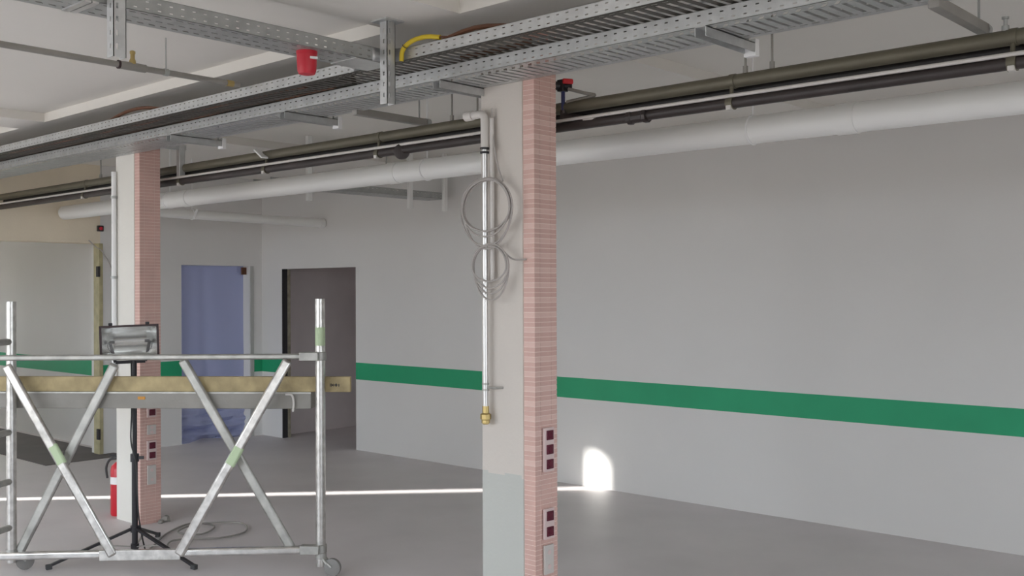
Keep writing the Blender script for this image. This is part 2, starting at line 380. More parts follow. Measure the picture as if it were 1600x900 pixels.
def blank(z, y, h, label):
    t = thing('cover_plate', label, 'cover plate', (3.80, y, z-h/2), 'blank plates on the columns')
    MB().box(3.768, y-0.013, z-h/2, 3.836, y-0.002, z+h/2).build('plate', 'greyplate', t, bevel=0.002)
    for dz in (-h/4, h/4): MB().lathe([(0.012, 0), (0.012, 0.003)], (3.802, y-0.012, z+dz), (0, -1, 0), 14).build('knockout', 'plate', t)
blank(0.40, YS, 0.14, 'pale cover plate low on the nearer column under its sockets')
blank(0.69, YF, 0.07, 'small pale cover plate between the farther column sockets')
blank(0.36, YF, 0.14, 'taller pale cover plate low on the farther column')

# vertical polished tube on the near column
t = thing('water_pipe', 'polished vertical pipe with brass end fitting on the nearer column', 'pipe', (3.675, 3.535, 1.05))
MB().tube([(3.675, 3.535, 1.10), (3.675, 3.535, 2.40)], 0.0135, 14).build('tube', 'alu_bright', t)
MB().tube([(3.675, 3.535, 2.40), (3.675, 3.535, 2.545)] + arc((3.675, 3.565, 2.545), (0, -1, 0), (0, 0, 1), 0.03, 0, math.pi/2, 6)[1:] + [(3.675, 3.64, 2.575)], 0.020, 14).build('upper_tube', 'conduit', t)
MB().tube([(3.69, 3.50, 1.75), (3.69, 3.50, 2.55)], 0.011, 12).build('side_tube', 'conduit', t)
MB().lathe([(0.024, 0), (0.024, 0.05)], (3.675, 3.615, 2.575), (0, 1, 0), 14).build('flange', 'conduit', t)
for z in (2.378, 2.398): MB().lathe([(0.023, 0), (0.023, 0.010)], (3.675, 3.535, z), n=14).build('band', 'blackmetal', t)
for z in (1.205, 1.235): MB().lathe([(0.018, 0), (0.018, 0.010)], (3.675, 3.535, z), n=14).build('clip', 'alu_dull', t)
MB().tube([(3.675, 3.535, 1.222), (3.675, 3.47, 1.222), (3.715, 3.455, 1.222)], 0.006, 8).build('standoff', 'alu_dull', t)
MB().lathe([(0.014, 0), (0.021, 0.006), (0.021, 0.022), (0.027, 0.026), (0.027, 0.05), (0.017, 0.056), (0.017, 0.09)], (3.675, 3.535, 1.04), n=8).build('fitting', 'brass', t)

# cable coils on the near column
def coil(c, ry, rz, turns, label, tail, seed):
    t = thing('cable_coil', label, 'cable coil', c, 'grey cable coils on the nearer column')
    rn = random.Random(seed); pts = []
    for k in range(turns*20+1):
        a = 2*math.pi*k/20 + math.pi/2; j = k//20
        sw = 1 + 0.04*math.sin(a*0.37+seed) + 0.03*(j % 3 - 1)
        drop = (0.03*((j*5) % 4 - 1)) if math.sin(a) < 0 else 0
        pts.append((c[0]+0.006*(j-turns/2)*0.8, c[1]+ry*sw*math.cos(a), c[2]+rz*sw*math.sin(a)+drop*math.sin(a)))
    MB().tube(smoothpath(pts, 2), 0.0045, 6).build('loop', 'greycable', t)
    MB().tube(smoothpath(tail, 6), 0.0045, 6).build('tail', 'greycable', t)
coil((3.655, 3.505, 2.105), 0.165, 0.145, 5, 'larger upper coil of grey cable on the nearer column pipe', [(3.66, 3.40, 2.23), (3.675, 3.45, 2.32), (3.69, 3.49, 2.45), (3.69, 3.50, 2.60)], 1)
coil((3.655, 3.48, 1.82), 0.118, 0.105, 4, 'smaller lower coil of grey cable on the nearer column pipe', [(3.66, 3.41, 1.90), (3.68, 3.36, 1.855), (3.70, 3.315, 1.85), (3.716, 3.30, 1.85)], 5)

# white conduit and extinguisher at the far column
t = thing('conduit', 'white vertical conduit along the edge of the farther column', 'conduit', (3.70, 7.43, 0.9))
MB().tube([(3.692, 7.405, 0.92), (3.692, 7.405, 2.60)], 0.018, 12).build('tube', 'white', t)
for z in (1.15, 1.8, 2.4): MB().lathe([(0.023, 0), (0.023, 0.02)], (3.692, 7.405, z), n=12).build('clip', 'galv2', t)
t = thing('fire_extinguisher', 'red fire extinguisher standing half hidden behind the farther column', 'fire extinguisher', (3.80, 7.53, 0))
MB().lathe([(0.066, 0), (0.070, 0.012), (0.070, 0.34), (0.062, 0.375), (0.035, 0.40), (0.024, 0.405)], (3.80, 7.535, 0), n=24).build('cylinder', 'steelred', t)
MB().lathe([(0.0712, 0.24), (0.0712, 0.295)], (3.80, 7.535, 0), n=24).build('label_band', 'white', t)
MB().lathe([(0.02, 0.40), (0.022, 0.43), (0.012, 0.45)], (3.80, 7.535, 0), n=14).bar((3.80, 7.535, 0.44), (3.74, 7.58, 0.46), 0.02, 0.012).build('valve_head', 'blackmetal', t)
MB().tube(smoothpath([(3.79, 7.54, 0.43), (3.755, 7.60, 0.42), (3.735, 7.625, 0.36), (3.73, 7.60, 0.28)], 6), 0.009, 8).build('hose', 'rubber', t)

# ------------------------------------------------------------------ cable trays
def perf(b, o, u, v, n, L, rows, pitch, th):
    # rows: (v0, v1, slot_length or 0, shear along u); slotted rows become the bars that remain between the slots
    o, u, v, n = map(Vector, (o, u, v, n))
    for v0, v1, hole, shear in rows:
        if not hole: b.par(o+v*v0, u*L, v*(v1-v0), n*th); continue
        k = 0
        while k*pitch < L:
            ln = min(pitch-hole, L-k*pitch)
            b.par(o+v*v0+u*(k*pitch), u*ln, v*(v1-v0)+u*shear, n*th); k += 1
def tray(name, label, o, u, v, L, W, Hh, bottom_rows, mats, group=None, wall=True, pitch=0.05):
    # o: bottom corner; u: along; v: across; up is z
    o, u, v = Vector(o), Vector(u), Vector(v)
    t = thing(name, label, 'cable tray', o + u*L/2 + v*W/2, group)
    b = MB(); perf(b, o, u, v, (0, 0, 1), L, bottom_rows, pitch, 0.0015); b.build('slotted_bottom', mats[0], t, smooth=False)
    for side in (0, 1):
        b = MB(); oo = o + v*(W if side else 0)
        perf(b, oo, u, (0, 0, 1), v*(-1 if side else 1), L, [(0, .013, 0, 0), (.013, .018, .015, 0), (.018, .040, 0, 0), (.040, .045, .015, 0), (.045, Hh, 0, 0)], pitch, 0.0015)
        b.par(oo+V(0, 0, Hh-0.0015), u*L, v*(0.01 if not side else -0.01), (0, 0, 0.0015))
        b.build('side_wall', mats[1], t, smooth=False)
    return t
Z2, Z1 = 2.713, 2.782
Y0t, Y1t = -1.0, 10.40
rows2 = [(0, .012, 0, 0), (.012, .022, .026, 0), (.022, .032, 0, 0), (.032, .066, .020, .028), (.066, .235, .018, -.008), (.235, .246, 0, 0), (.246, .256, .032, 0), (.256, .29, 0, 0)]
tray('cable_tray', 'galvanised slotted tray, lower one running past both column tops', (3.42, Y0t, Z2), (0, 1, 0), (1, 0, 0), Y1t-Y0t, 0.285, 0.062, rows2, ('galv', 'galv'), 'perforated cable trays')
rows1 = [(0, .02, 0, 0), (.02, .028, .030, 0), (.028, .045, 0, 0), (.045, .25, .022, -.02), (.25, .29, 0, 0)]
t1 = tray('cable_tray', 'dark-bottomed slotted tray, upper one above the lower galvanised run', (3.23, Y0t, Z1), (0, 1, 0), (1, 0, 0), Y1t-Y0t, 0.285, 0.056, rows1, ('darktray', 'galv'), 'perforated cable trays')
# branch tray from the left
rowsx = [(0, .018, 0, 0), (.018, .030, .028, .012), (.030, .088, 0, 0), (.088, .098, .028, .01), (.098, .148, 0, 0), (.148, .164, .026, .014), (.164, .195, 0, 0)]
XB0 = 0.3
tb = tray('cable_tray', 'branch slotted tray coming in from upper left above the red sounder', (XB0, 3.72, Z1-0.004), (1, 0, 0), (0, 1, 0), 3.205-XB0, 0.195, 0.062, rowsx, ('galv2', 'galv2'), 'perforated cable trays')
# curved connecting plates of the T junction
for s, yc in ((-1, 3.72-0.10), (1, 3.915+0.10)):
    b = MB(); n = 10; vs = []
    for k in range(n+1):
        a = math.pi/2*k/n; x = 3.115 + 0.10*math.sin(a); y = yc + (-s)*0.0 - s*(-0.0) + (-s)*0.10*math.cos(a)*1.0
        vs += [(x, y, Z1-0.006), (x, y, Z1+0.056)]
    b.add(vs, [(2*k, 2*k+2, 2*k+3, 2*k+1) for k in range(n)])
    o = b.build('corner_plate', 'galv', tb); o.modifiers.new('thick', 'SOLIDIFY').thickness = 0.0015
MB().box(3.02, 3.725, Z1-0.008, 3.24, 3.91, Z1-0.0045).build('joint_plate', 'alu_bright', tb, smooth=False)
for k in range(2): MB().box(1.74+0.03*k, 3.71, Z1-0.012, 1.765+0.03*k, 3.90, Z1-0.0045).build('connector', 'alu_bright', tb, smooth=False)
# trays beyond the white pipe, by the right wall
rowsw = [(0, .03, 0, 0), (.03, .05, .02, 0), (.05, .11, 0, 0), (.11, .13, .02, 0), (.13, .19, 0, 0), (.19, .21, .02, 0), (.21, .25, 0, 0)]
tw = tray('cable_tray', 'grey slotted tray ending at the right wall beyond the white pipe', (4.95, 7.22, 2.588), (1, 0, 0), (0, 1, 0), 2.0, 0.25, 0.06, rowsw, ('galv2', 'galv2'), 'perforated cable trays')
tv = tray('cable_tray', 'short grey slotted tray peeking out beneath the white pipe behind the nearer column', (5.80, 4.36, 2.662), (0, 1, 0), (1, 0, 0), 2.80, 0.25, 0.06, rowsw, ('galv2', 'galv2'), 'perforated cable trays')
for x in (5.3, 6.45, 6.9): MB().box(x, 7.18, 2.47, x+0.045, 7.215, ZC).build('hanger', 'whitepipe', tw, bevel=0.002)
for y in (5.6, 6.9): MB().tube([(5.93, y, 2.66), (5.93, y, ZC)], 0.006, 8).build('hanger', 'galv2', tv)

# ------------------------------------------------------------------ tray hangers: posts and brackets
def post(x, label):
    t = thing('hanger_post', label, 'hanger post', (x+0.025, 3.665, 2.57), 'slotted hanger posts')
    b = MB()
    zt = 2.96; L = zt-2.57
    perf(b, (x, 3.640, 2.57), (0, 0, 1), (1, 0, 0), (0, 1, 0), L, [(0, .010, 0, 0), (.010, .019, .022, 0), (.019, .05, 0, 0)], 0.05, 0.003)
    perf(b, (x, 3.640, 2.57), (0, 0, 1), (0, 1, 0), (1, 0, 0), L, [(0, .019, 0, 0), (.019, .028, .018, 0), (.028, .05, 0, 0)], 0.05, 0.003)
    b.box(x+.047, 3.640, 2.57, x+.05, 3.69, zt); b.build('channel', 'galv', t, smooth=False)
    MB().box(x-0.03, 3.61, zt-0.008, x+0.08, 3.72, zt).build('head_plate', 'galv', t, bevel=0.001)
    return t
post(3.135, 'galvanised slotted hanger post at the tray junction beside the yellow cable')
post(1.815, 'galvanised slotted hanger post in the upper left corner of the view')
def bracket(y, label):
    t = thing('tray_bracket', label, 'tray bracket', (3.5, y, 2.66), 'brackets under the lower tray')
    b = MB(); b.box(3.41, y-0.025, 2.672, 3.80, y-0.022, 2.711).box(3.41, y+0.022, 2.672, 3.80, y+0.025, 2.711).box(3.41, y-0.025, 2.708, 3.80, y+0.025, 2.711)
    b.build('channel', 'galv', t, smooth=False)
    MB().box(3.785, y-0.028, 2.658, 3.815, y+0.028, 2.728).build('end_cap', 'white', t, bevel=0.002)
    MB().tube([(3.77, y, 2.70), (3.77, y, 2.962)], 0.005, 8).build('threaded_rod', 'galv2', t)
bracket(2.13, 'tray bracket with white end cap, nearest one at upper right')
b_ = bracket(3.60, 'tray bracket at the top of the nearer column')
bracket(4.86, 'tray bracket with white end cap, first one left of the nearer column')
bracket(6.10, 'tray bracket with white end cap just right of the farther column')
# arms that carry the dark pipes
def arm(y, x1, label):
    t = thing('support_bracket', label, 'bracket', (3.95, y, 2.69), 'arms carrying the dark pipes')
    MB().box(3.66, y-0.02, 2.685, x1, y+0.02, 2.725).build('channel', 'greypipe', t, bevel=0.003)
    MB().lathe([(0.026, 0), (0.026, 0.03)], (x1-0.01, y, 2.705), (1, 0, 0), 14).build('end_cap', 'galv2', t)
    MB().tube([(x1-0.06, y, 2.72), (x1-0.06, y, ZC if x1 > 3.93 else 2.96)], 0.005, 8).build('threaded_rod', 'galv2', t)
arm(4.53, 4.21, 'grey support arm above the dark pipes left of the nearer column')
arm(1.34, 4.19, 'grey support arm above the dark pipes in the upper right corner')
t = thing('pipe_drop', 'galvanised drop strut clamped to the dark pipes right of the farther column', 'strut', (4.03, 7.03, 2.55))
MB().box(4.00, 7.00, 2.56, 4.045, 7.045, 2.80).build('strut', 'galv', t, bevel=0.002)
MB().box(3.70, 7.005, 2.76, 4.06, 7.04, 2.80).build('arm', 'galv', t, bevel=0.002)
MB().tube([(4.02, 7.02, 2.79), (4.02, 7.02, ZC)], 0.006, 8).build('threaded_rod', 'galv2', t)

# ------------------------------------------------------------------ cables in the upper tray, yellow cable
t = thing('cable_bundle', 'brown cables lying in the upper tray and bulging over its edge', 'cables', (3.36, 4.5, Z1))
def cab(ys, x0, seed, bumps):
    rn = random.Random(seed); pts = []
    y = ys[0]
    while y <= ys[1]:
        z = Z1+0.014+rn.uniform(0, .008)
        x = x0+rn.uniform(-.012, .012)
        for (yb, wd, hh) in bumps:
            z += hh*math.exp(-((y-yb)/wd)**2); x += (3.245-x0)*math.exp(-((y-yb)/wd)**2)*0.9
        pts.append((x, y, z)); y += 0.22
    return smoothpath(pts, 3)
for k, (x0, ya, yb, bm) in enumerate(((3.26, 4.3, 10.3, []), (3.30, 4.5, 10.3, []), (3.345, 4.35, 10.3, []), (3.385, 4.2, 10.3, []), (3.43, 4.4, 10.3, []), (3.47, 4.3, 10.3, []), (3.27, 4.6, 10.3, [(6.25, .38, .075)]), (3.31, 5.0, 10.3, []), (3.36, 4.7, 10.3, []), (3.42, 3.0, 3.55, []), (3.29, 2.75, 3.7, [(3.2, .30, .060)]))):
    MB().tube(cab((ya, yb), x0, k, bm), 0.019 if k < 6 else 0.011, 7).build('cable', 'brown' if k in (1, 4, 6, 9, 10) else 'cableblack', t)
t = thing('yellow_cable', 'yellow sheathed cable bending out over the upper tray edge', 'cable', (3.2, 3.5, Z1+0.03))
MB().tube(smoothpath([(3.205, 3.62, Z1-0.01), (3.205, 3.61, Z1+0.04), (3.215, 3.56, Z1+0.075), (3.23, 3.48, Z1+0.085), (3.245, 3.40, Z1+0.072)], 6), 0.011, 10).build('sheath', 'yellow', t)
MB().tube(smoothpath([(3.235, 3.45, Z1+0.08), (3.26, 3.30, Z1+0.062), (3.28, 3.15, Z1+0.055)], 5), 0.005, 8).build('core', 'brown', t)
MB().ring((3.205, 3.595, Z1+0.055), (0, -0.7, 0.7), 0.012, 0.002, 16, 6).build('cable_tie', 'blackmetal', t)

# ------------------------------------------------------------------ ceiling pipe upper left with vent valve
t = thing('ceiling_pipe', 'grey pipe under the ceiling at upper left with a small brass valve', 'pipe', (2.0, 4.95, 2.82))
LZ = 2.845
MB().tube([(0.2, 4.90, LZ), (3.20, 4.965, LZ)], 0.0155, 14).build('tube', 'greypipe', t)
MB().tube([(2.50, 4.950, LZ), (2.64, 4.953, LZ)], 0.021, 14).build('tee', 'greypipe', t)
MB().lathe([(0.018, 0), (0.016, 0.018), (0.011, 0.03), (0.011, 0.05), (0.014, 0.054), (0.014, 0.066), (0.006, 0.07)], (2.57, 4.952, LZ+0.012), n=14).build('vent_valve', 'brass', t)
MB().tube([(2.490, 4.950, LZ), (2.500, 4.950, LZ)], 0.022, 14).build('dark_band', 'frame', t)
MB().tube([(2.755, 4.955, LZ), (2.755, 4.955, ZC)], 0.004, 8).lathe([(0.019, -0.012), (0.019, 0.012)], (2.755, 4.955, LZ), (1, 0, 0), 14).build('hanger', 'galv2', t)
MB().lathe([(0.018, 0), (0.018, 0.04)], (3.12, 4.963, LZ), (1, 0, 0), 12).build('union', 'brass', t)
# red sounder under the branch tray
t = thing('alarm_sounder', 'red alarm sounder hanging under the branch tray', 'alarm', (2.81, 3.81, 2.67))
MB().lathe([(0.020, 0), (0.036, 0.004), (0.042, 0.018), (0.044, 0.045), (0.045, 0.09), (0.047, 0.092), (0.047, 0.106)], (2.80, 3.80, 2.672), n=28).build('housing', 'red', t)
sd_ = Vector((-0.40, -0.92, 0)).normalized(); sr = V(0.92, -0.40, 0).normalized()
MB().par(V(2.80, 3.80, 2.738) - sd_*(-0.038) + sr*0.004, sr*0.034, V(0, 0, 0.010), sd_*0.010).build('label_strip', 'white', t, smooth=False)

# ------------------------------------------------------------------ dark pipes
PY0, PY1 = YR+0.02, YB-0.005
t = thing('heating_pipe', 'olive grey pipe, uppermost of the dark pipe run below the ceiling', 'pipe', (4.05, 3, 2.59), 'dark pipe run')
MB().tube([(4.05, PY0, 2.626), (4.05, PY1, 2.626)], 0.030, 16).build('tube', 'olive', t)
MB().bar((4.02, 6.02, 2.665), (4.00, 5.90, 2.60), 0.05, 0.012).build('white_clip', 'white', t, bevel=0.002)
for y in (2.36, 1.19, 4.76, 8.6): MB().lathe([(0.033, -0.014), (0.033, 0.014)], (4.05, y, 2.626), (0, 1, 0), 18).build('clamp', 'olive', t)
t = thing('heating_pipe', 'black pipe set back between the olive pipe and the lowest pipe', 'pipe', (4.11, 3, 2.55), 'dark pipe run')
MB().tube([(4.115, PY0, 2.588), (4.115, PY1, 2.588)], 0.034, 16).build('tube', 'black', t)
t = thing('heating_pipe', 'brown black pipe with coupling, lowest of the dark pipe run', 'pipe', (4.04, 3, 2.50), 'dark pipe run')
MB().tube([(4.03, PY0, 2.526), (4.03, PY1, 2.526)], 0.024, 14).build('tube', 'darkbrown', t)
MB().lathe([(0.035, -0.055), (0.035, -0.035), (0.030, -0.03), (0.030, 0.03), (0.035, 0.035), (0.035, 0.055)], (4.03, 2.86, 2.526), (0, 1, 0), 10).build('coupling', 'darkbrown', t)
MB().lathe([(0.030, -0.016), (0.046, -0.012), (0.046, 0.012), (0.030, 0.016)], (4.02, 4.54, 2.515), (0.74, 0.67, 0), 20).build('disc_cap', 'darkbrown', t)
for y in (2.36, 1.19, 4.76, 5.93, 7.03, 8.6):
    b = MB(); b.lathe([(0.030, -0.016), (0.030, 0.016)], (4.03, y, 2.526), (0, 1, 0), 16); b.tube([(4.03, y, 2.55), (4.035, y, 2.60)], 0.009, 8)
    b.build('clamp', 'olive', t)
    MB().box(3.998, y-0.014, 2.494, 4.03, y+0.010, 2.514).build('clamp_pad', 'conduit', t, bevel=0.002)
t = thing('conduit', 'thin pale tube along the lowest dark pipe, added for its bright top line', 'conduit', (4.02, 3, 2.55))
MB().tube([(4.010, PY0, 2.556), (4.010, PY1, 2.556)], 0.0085, 10).build('tube', 'conduit', t)  # pale tube added to give the lowest pipe a bright top line
# hanger rods of the dark pipe run
for y in (4.15, 3.95, 2.17, 2.30, 7.9, 8.35):
    tag(MB().tube([(4.05, y, 2.65), (4.05, y, 2.96 if 7.69 < y < 8.14 else ZC)], 0.0055, 8).lathe([(0.012, 0), (0.012, 0.03)], (4.05, y, 2.655), n=8).build('hanger_rod', 'greypipe'),
        {4.15: 'thin hanger rod above the olive pipe, first left of the nearer column', 3.95: 'thin hanger rod above the olive pipe right at the nearer column pipe elbow', 2.17: 'thin hanger rod above the olive pipe, right of the white bracket cap', 2.30: 'hanger rod dropping below the white bracket cap at upper right',
         7.9: 'thin hanger rod left of the farther column, right one of two', 8.35: 'thin hanger rod left of the farther column, left one of two'}[y], 'rod', 'pipe hanger rods')
t = thing('vent_screw', 'small screw fitting standing on the olive pipe at the right edge', 'fitting', (4.05, 1.20, 2.655))
MB().lathe([(0.014, 0), (0.014, 0.02), (0.007, 0.022), (0.007, 0.045), (0.013, 0.046), (0.013, 0.054)], (4.05, 1.22, 2.652), n=12).build('stem', 'galv2', t)
# valve with red lever
t = thing('stop_valve', 'black stop valve with red lever on the dark pipes beside the nearer column', 'valve', (4.03, 3.3, 2.53))
MB().box(4.005, 3.305, 2.705, 4.05, 3.345, 2.765).lathe([(0.026, -0.045), (0.018, -0.02), (0.018, 0.02), (0.026, 0.045)], (4.0275, 3.3225, 2.735), (0.67, -0.74, 0), 12).build('body', 'blackmetal', t, bevel=0.004)
MB().tube([(4.0275, 3.3225, 2.705), (4.0275, 3.3225, 2.60)], 0.010, 10).build('stem', 'blueprim', t)
MB().tube([(4.0275, 3.3225, 2.61), (4.0275, 3.3225, 2.535)], 0.016, 12).tube([(4.0275, 3.3225, 2.575), (4.0275, 3.18, 2.55)], [0.024, 0.016], 12).build('tee', 'darkbrown', t)
lv = MB(); lv.par((4.0, 3.305, 2.738), (0.036, -0.04, -0.004), (0.0, 0.0, 0.026), (-0.016, -0.016, 0)); lv.build('lever', 'valvered', t, bevel=0.007)
MB().tube(smoothpath([(4.03, 3.29, 2.715), (4.06, 3.20, 2.685), (4.075, 3.16, 2.675), (4.06, 3.17, 2.665), (4.04, 3.26, 2.655), (4.03, 3.30, 2.65)], 4), 0.009, 10).build('bypass_tube', 'greypipe', t)
MB().lathe([(0.013, 0), (0.016, 0.01), (0.016, 0.06), (0.010, 0.085)], (4.026, 3.19, 2.55), (0, -1, -0.15), 10).build('hose_nozzle', 'conduit', t)

# ------------------------------------------------------------------ white pipes
t = thing('drain_pipe', 'long thick white pipe running below the dark pipes', 'pipe', (4.65, 3, 2.43))
MB().tube([(4.65, PY0, 2.503), (4.65, 10.36, 2.503)], 0.070, 24).build('tube', 'whitepipe', t)
for y in (2.1, 5.32, 8.0): MB().lathe([(0.0745, -0.05), (0.0745, 0.05)], (4.65, y, 2.503), (0, 1, 0), 24).build('socket_joint', 'whitepipe', t)
for y in (2.6, 5.0, 8.3):
    b = MB(); b.ring((4.65, y, 2.503), (0, 1, 0), 0.072, 0.005, 24, 6); b.tube([(4.65, y, 2.57), (4.65, y, ZC)], 0.005, 8); b.build('hanger', 'white', t)
t = thing('drain_pipe', 'thinner white branch pipe in front of the far corner', 'pipe', (5.9, 9.2, 2.42))
MB().tube([(4.68, 9.25, 2.475), (6.98, 9.25, 2.455)], 0.047, 20).build('tube', 'whitepipe', t)
MB().lathe([(0.052, 0), (0.052, 0.05)], (6.98, 9.25, 2.455), (1, 0, 0), 20).build('wall_collar', 'whitepipe', t)
b = MB(); b.ring((5.42, 9.25, 2.47), (1, 0, 0), 0.050, 0.008, 20, 6); b.bar((5.42, 9.22, 2.42), (5.45, 9.20, 2.52), 0.03, 0.02); b.tube([(5.42, 9.25, 2.51), (5.42, 9.25, ZC)], 0.005, 8); b.build('clamp', 'white', t)

# ------------------------------------------------------------------ small things at the wide opening
t = thing('emergency_switch', 'small dark red switch on the beige lintel above the yellow jamb', 'switch', (5.05, YB, 2.33))
MB().box(5.022, YB-0.03, 2.335, 5.085, YB, 2.395).build('box', 'nearblack', t, bevel=0.004)
MB().lathe([(0.018, 0), (0.018, 0.012), (0.012, 0.015)], (5.053, YB-0.03, 2.365), (0, -1, 0), 14).build('button', 'red', t)
tag(MB().tube(smoothpath([(4.93, YB-0.012, 2.24), (5.0, YB-0.03, 2.17), (5.06, YB-0.02, 2.14), (5.10, YB-0.02, 2.08), (5.16, YB-0.02, 1.98), (5.19, YB-0.012, 1.88)], 5), 0.006, 6).build('loose_cable', 'greycable'), 'loose pale cable hanging at the top of the yellow jamb', 'cable')

# ------------------------------------------------------------------ scaffold
P0 = V(2.585, 6.50, 0); P1 = V(3.790, 5.02, 0)
D = (P1-P0).normalized(); LEN = (P1-P0).length; NB = V(-D.y, D.x, 0).normalized()
if NB.y < 0: NB = -NB                 # away from the camera
def sp(tt, z, off=0.0): return P0 + D*(LEN*tt) + NB*off + V(0, 0, z)
sc = thing('scaffold', 'aluminium mobile scaffold frame with crossed braces in the left foreground', 'scaffold', (P0+P1)/2)
def scaffold_post(base, top, z0, wheel_dir):
    p = MB().tube([base+V(0, 0, z0), base+V(0, 0, top)], 0.029, 18).build('post', 'alu', sc)
    MB().lathe([(0.034, 0), (0.034, 0.035)], base+V(0, 0, 0.10), n=16).build('collar', 'alu_dull', p)
    wd = Vector(wheel_dir).normalized()
    c = MB().bar(base+V(0, 0, 0.125), base+wd*0.045+V(0, 0, 0.075), 0.05, 0.012).bar(base+wd*0.045+V(0, 0, 0.08), base+wd*0.075+V(0, 0, 0.055), 0.045, 0.01).build('caster_fork', 'alu_dull', p)
    ax = wd.cross(V(0, 0, 1))
    MB().lathe([(0.040, -0.016), (0.052, -0.012), (0.052, 0.012), (0.040, 0.016)], base+wd*0.075+V(0, 0, 0.052), ax, 22).build('caster_wheel', 'wheel', p)
    return p
pr_ = scaffold_post(P1, 1.655, 0.055, D - NB*0.2)
lab(MB().lathe([(0.0300, 0), (0.0300, 0.11)], P1+V(0, 0, 1.375), n=18).build('tape_wrap', 'greentape', pr_), 'green tape wrapped round the post')
scaffold_post(P0, 1.645, 0.055, D*0.6+NB*0.5)
PL = P0 - NB*0.68 - D*0.08
scaffold_post(PL, 1.645, 0.055, -D)
for z in (0.27, 0.55, 0.85, 1.40):
    MB().tube([P0+V(0, 0, z), PL+V(0, 0, z)], 0.020, 12).build('rung', 'alu_dull', sc)
MB().bar(sp(-0.25, 1.300, -.03), sp(0.985, 1.312, -.03), 0.030, 0.034).build('top_rail', 'alu_dull', sc, bevel=0.010)
MB().bar(sp(-0.25, 0.085, -.03), sp(0.985, 0.160, -.03), 0.040, 0.048).build('bottom_rail', 'alu_rail', sc, bevel=0.013)
for z in (1.312, 0.160):
    b = MB(); b.lathe([(0.036, -0.025), (0.036, 0.025)], P1+V(0, 0, z), n=18); b.bar(sp(0.94, z, -.03), sp(1.0, z, -.03), 0.06, 0.052); b.build('clamp', 'alu_dull', sc, bevel=0.004)
def brace(t0, z0, t1, z1, off, m_):
    MB().bar(sp(t0, z0, off), sp(t1, z1, off), 0.030, 0.060, NB).build('brace', m_, sc, bevel=0.013)
brace(0.00, 1.26, 0.345, 0.115, -.055, 'alu'); brace(0.335, 1.26, 0.02, 0.11, .015, 'alu_dull')
brace(0.905, 1.29, 0.555, 0.125, -.055, 'alu'); brace(0.555, 1.29, 0.905, 0.15, .015, 'alu_dull')
for tt, sgn in ((0.165, 1), (0.735, -1)):
    dd = (D*LEN*0.34*sgn + V(0, 0, -1.15)).normalized()
    c = sp(tt, 0.72, -.055); lab(MB().bar(c-dd*0.07, c+dd*0.07, 0.032, 0.062, NB).build('tape_wrap', 'greentape', sc, bevel=0.013), 'green tape where two braces cross')
    MB().lathe([(0.012, -0.05), (0.012, 0.05)], sp(tt, 0.72, -.02), NB, 12).build('pivot_bolt', 'alu_dull', sc)
MB().bar(sp(0.30, 0.115, -.056), sp(0.56, 0.128, -.056), 0.008, 0.062).build('joint_plate', 'alu', sc, bevel=0.003)
# deck and board
dk = MB(); q0 = sp(-0.35, 0.99, .04); dk.par(q0, D*(LEN*1.315), NB*0.30, V(0, 0, 0.10))
d_ = tag(dk.build('deck_panel', 'deck', bevel=0.004), 'grey deck panel lying across the scaffold under the wooden board', 'deck panel')
lp = MB(); lp.par(sp(-0.35, 1.082, .034), D*(LEN*1.315), NB*0.008, V(0, 0, 0.010)); lp.build('edge_lip', 'alu_dull', d_, smooth=False)
for tt in (0.905, 0.63):
    MB().tube(smoothpath([sp(tt-.02, 1.08, .028), sp(tt, 1.075, .026), sp(tt+.006, 1.03, .026), sp(tt+.004, 0.975, .028)], 5), 0.007, 8).build('hook', 'conduit', d_)
lab(MB().par(sp(0.405, 1.045, .036), D*0.045, NB*0.006, V(0, 0, 0.018)).build('tape', 'orange', d_, smooth=False), 'orange tape scrap')
bd = MB(); bd.par(sp(-0.35, 1.092, .045), D*(LEN*1.44), NB*0.032, V(0, 0, 0.092))
bo = tag(bd.build('wooden_board', 'wood', bevel=0.003), 'long yellowish wooden board on edge along the scaffold deck', 'board')
b = MB()
for k, (q, h, zz) in enumerate(((0, .018, 0), (.006, .018, 0), (.013, .010, .004), (.020, .018, 0), (.028, .012, .003), (.035, .018, 0), (.043, .009, .005), (.052, .016, 0))): b.par(sp(1.025, 1.125+zz, .0435)+D*q, D*(0.003+0.002*(k % 3)), NB*0.003, V(0, 0, h))
st_ = b.build('stamp_mark', 'nearblack', bo, smooth=False); st_['kind'] = 'stuff'

# ------------------------------------------------------------------ floodlight on tripod
TB = V(3.245, 6.24, 0)
t = thing('tripod_floodlight', 'black tripod work light with rectangular floodlight behind the scaffold', 'floodlight', TB)
MB().tube([TB+V(0, 0, 0.05), TB+V(0, 0, 0.66)], 0.019, 14).build('lower_pole', 'blackmetal', t)
MB().tube([TB+V(0, 0, 0.64), TB+V(0, 0, 1.26)], 0.015, 14).build('upper_pole', 'blackmetal', t)
MB().lathe([(0.027, 0), (0.027, 0.05)], TB+V(0, 0, 0.615), n=16).bar(TB+V(0, 0, 0.64), TB+V(0.04, -0.04, 0.64), 0.012, 0.02).build('collar', 'blackmetal', t)
MB().lathe([(0.028, 0), (0.028, 0.04)], TB+V(0, 0, 0.165), n=16).build('hub', 'blackmetal', t)
MB().lathe([(0.026, 0), (0.026, 0.03)], TB+V(0, 0, 0.06), n=16).build('lower_hub', 'blackmetal', t)
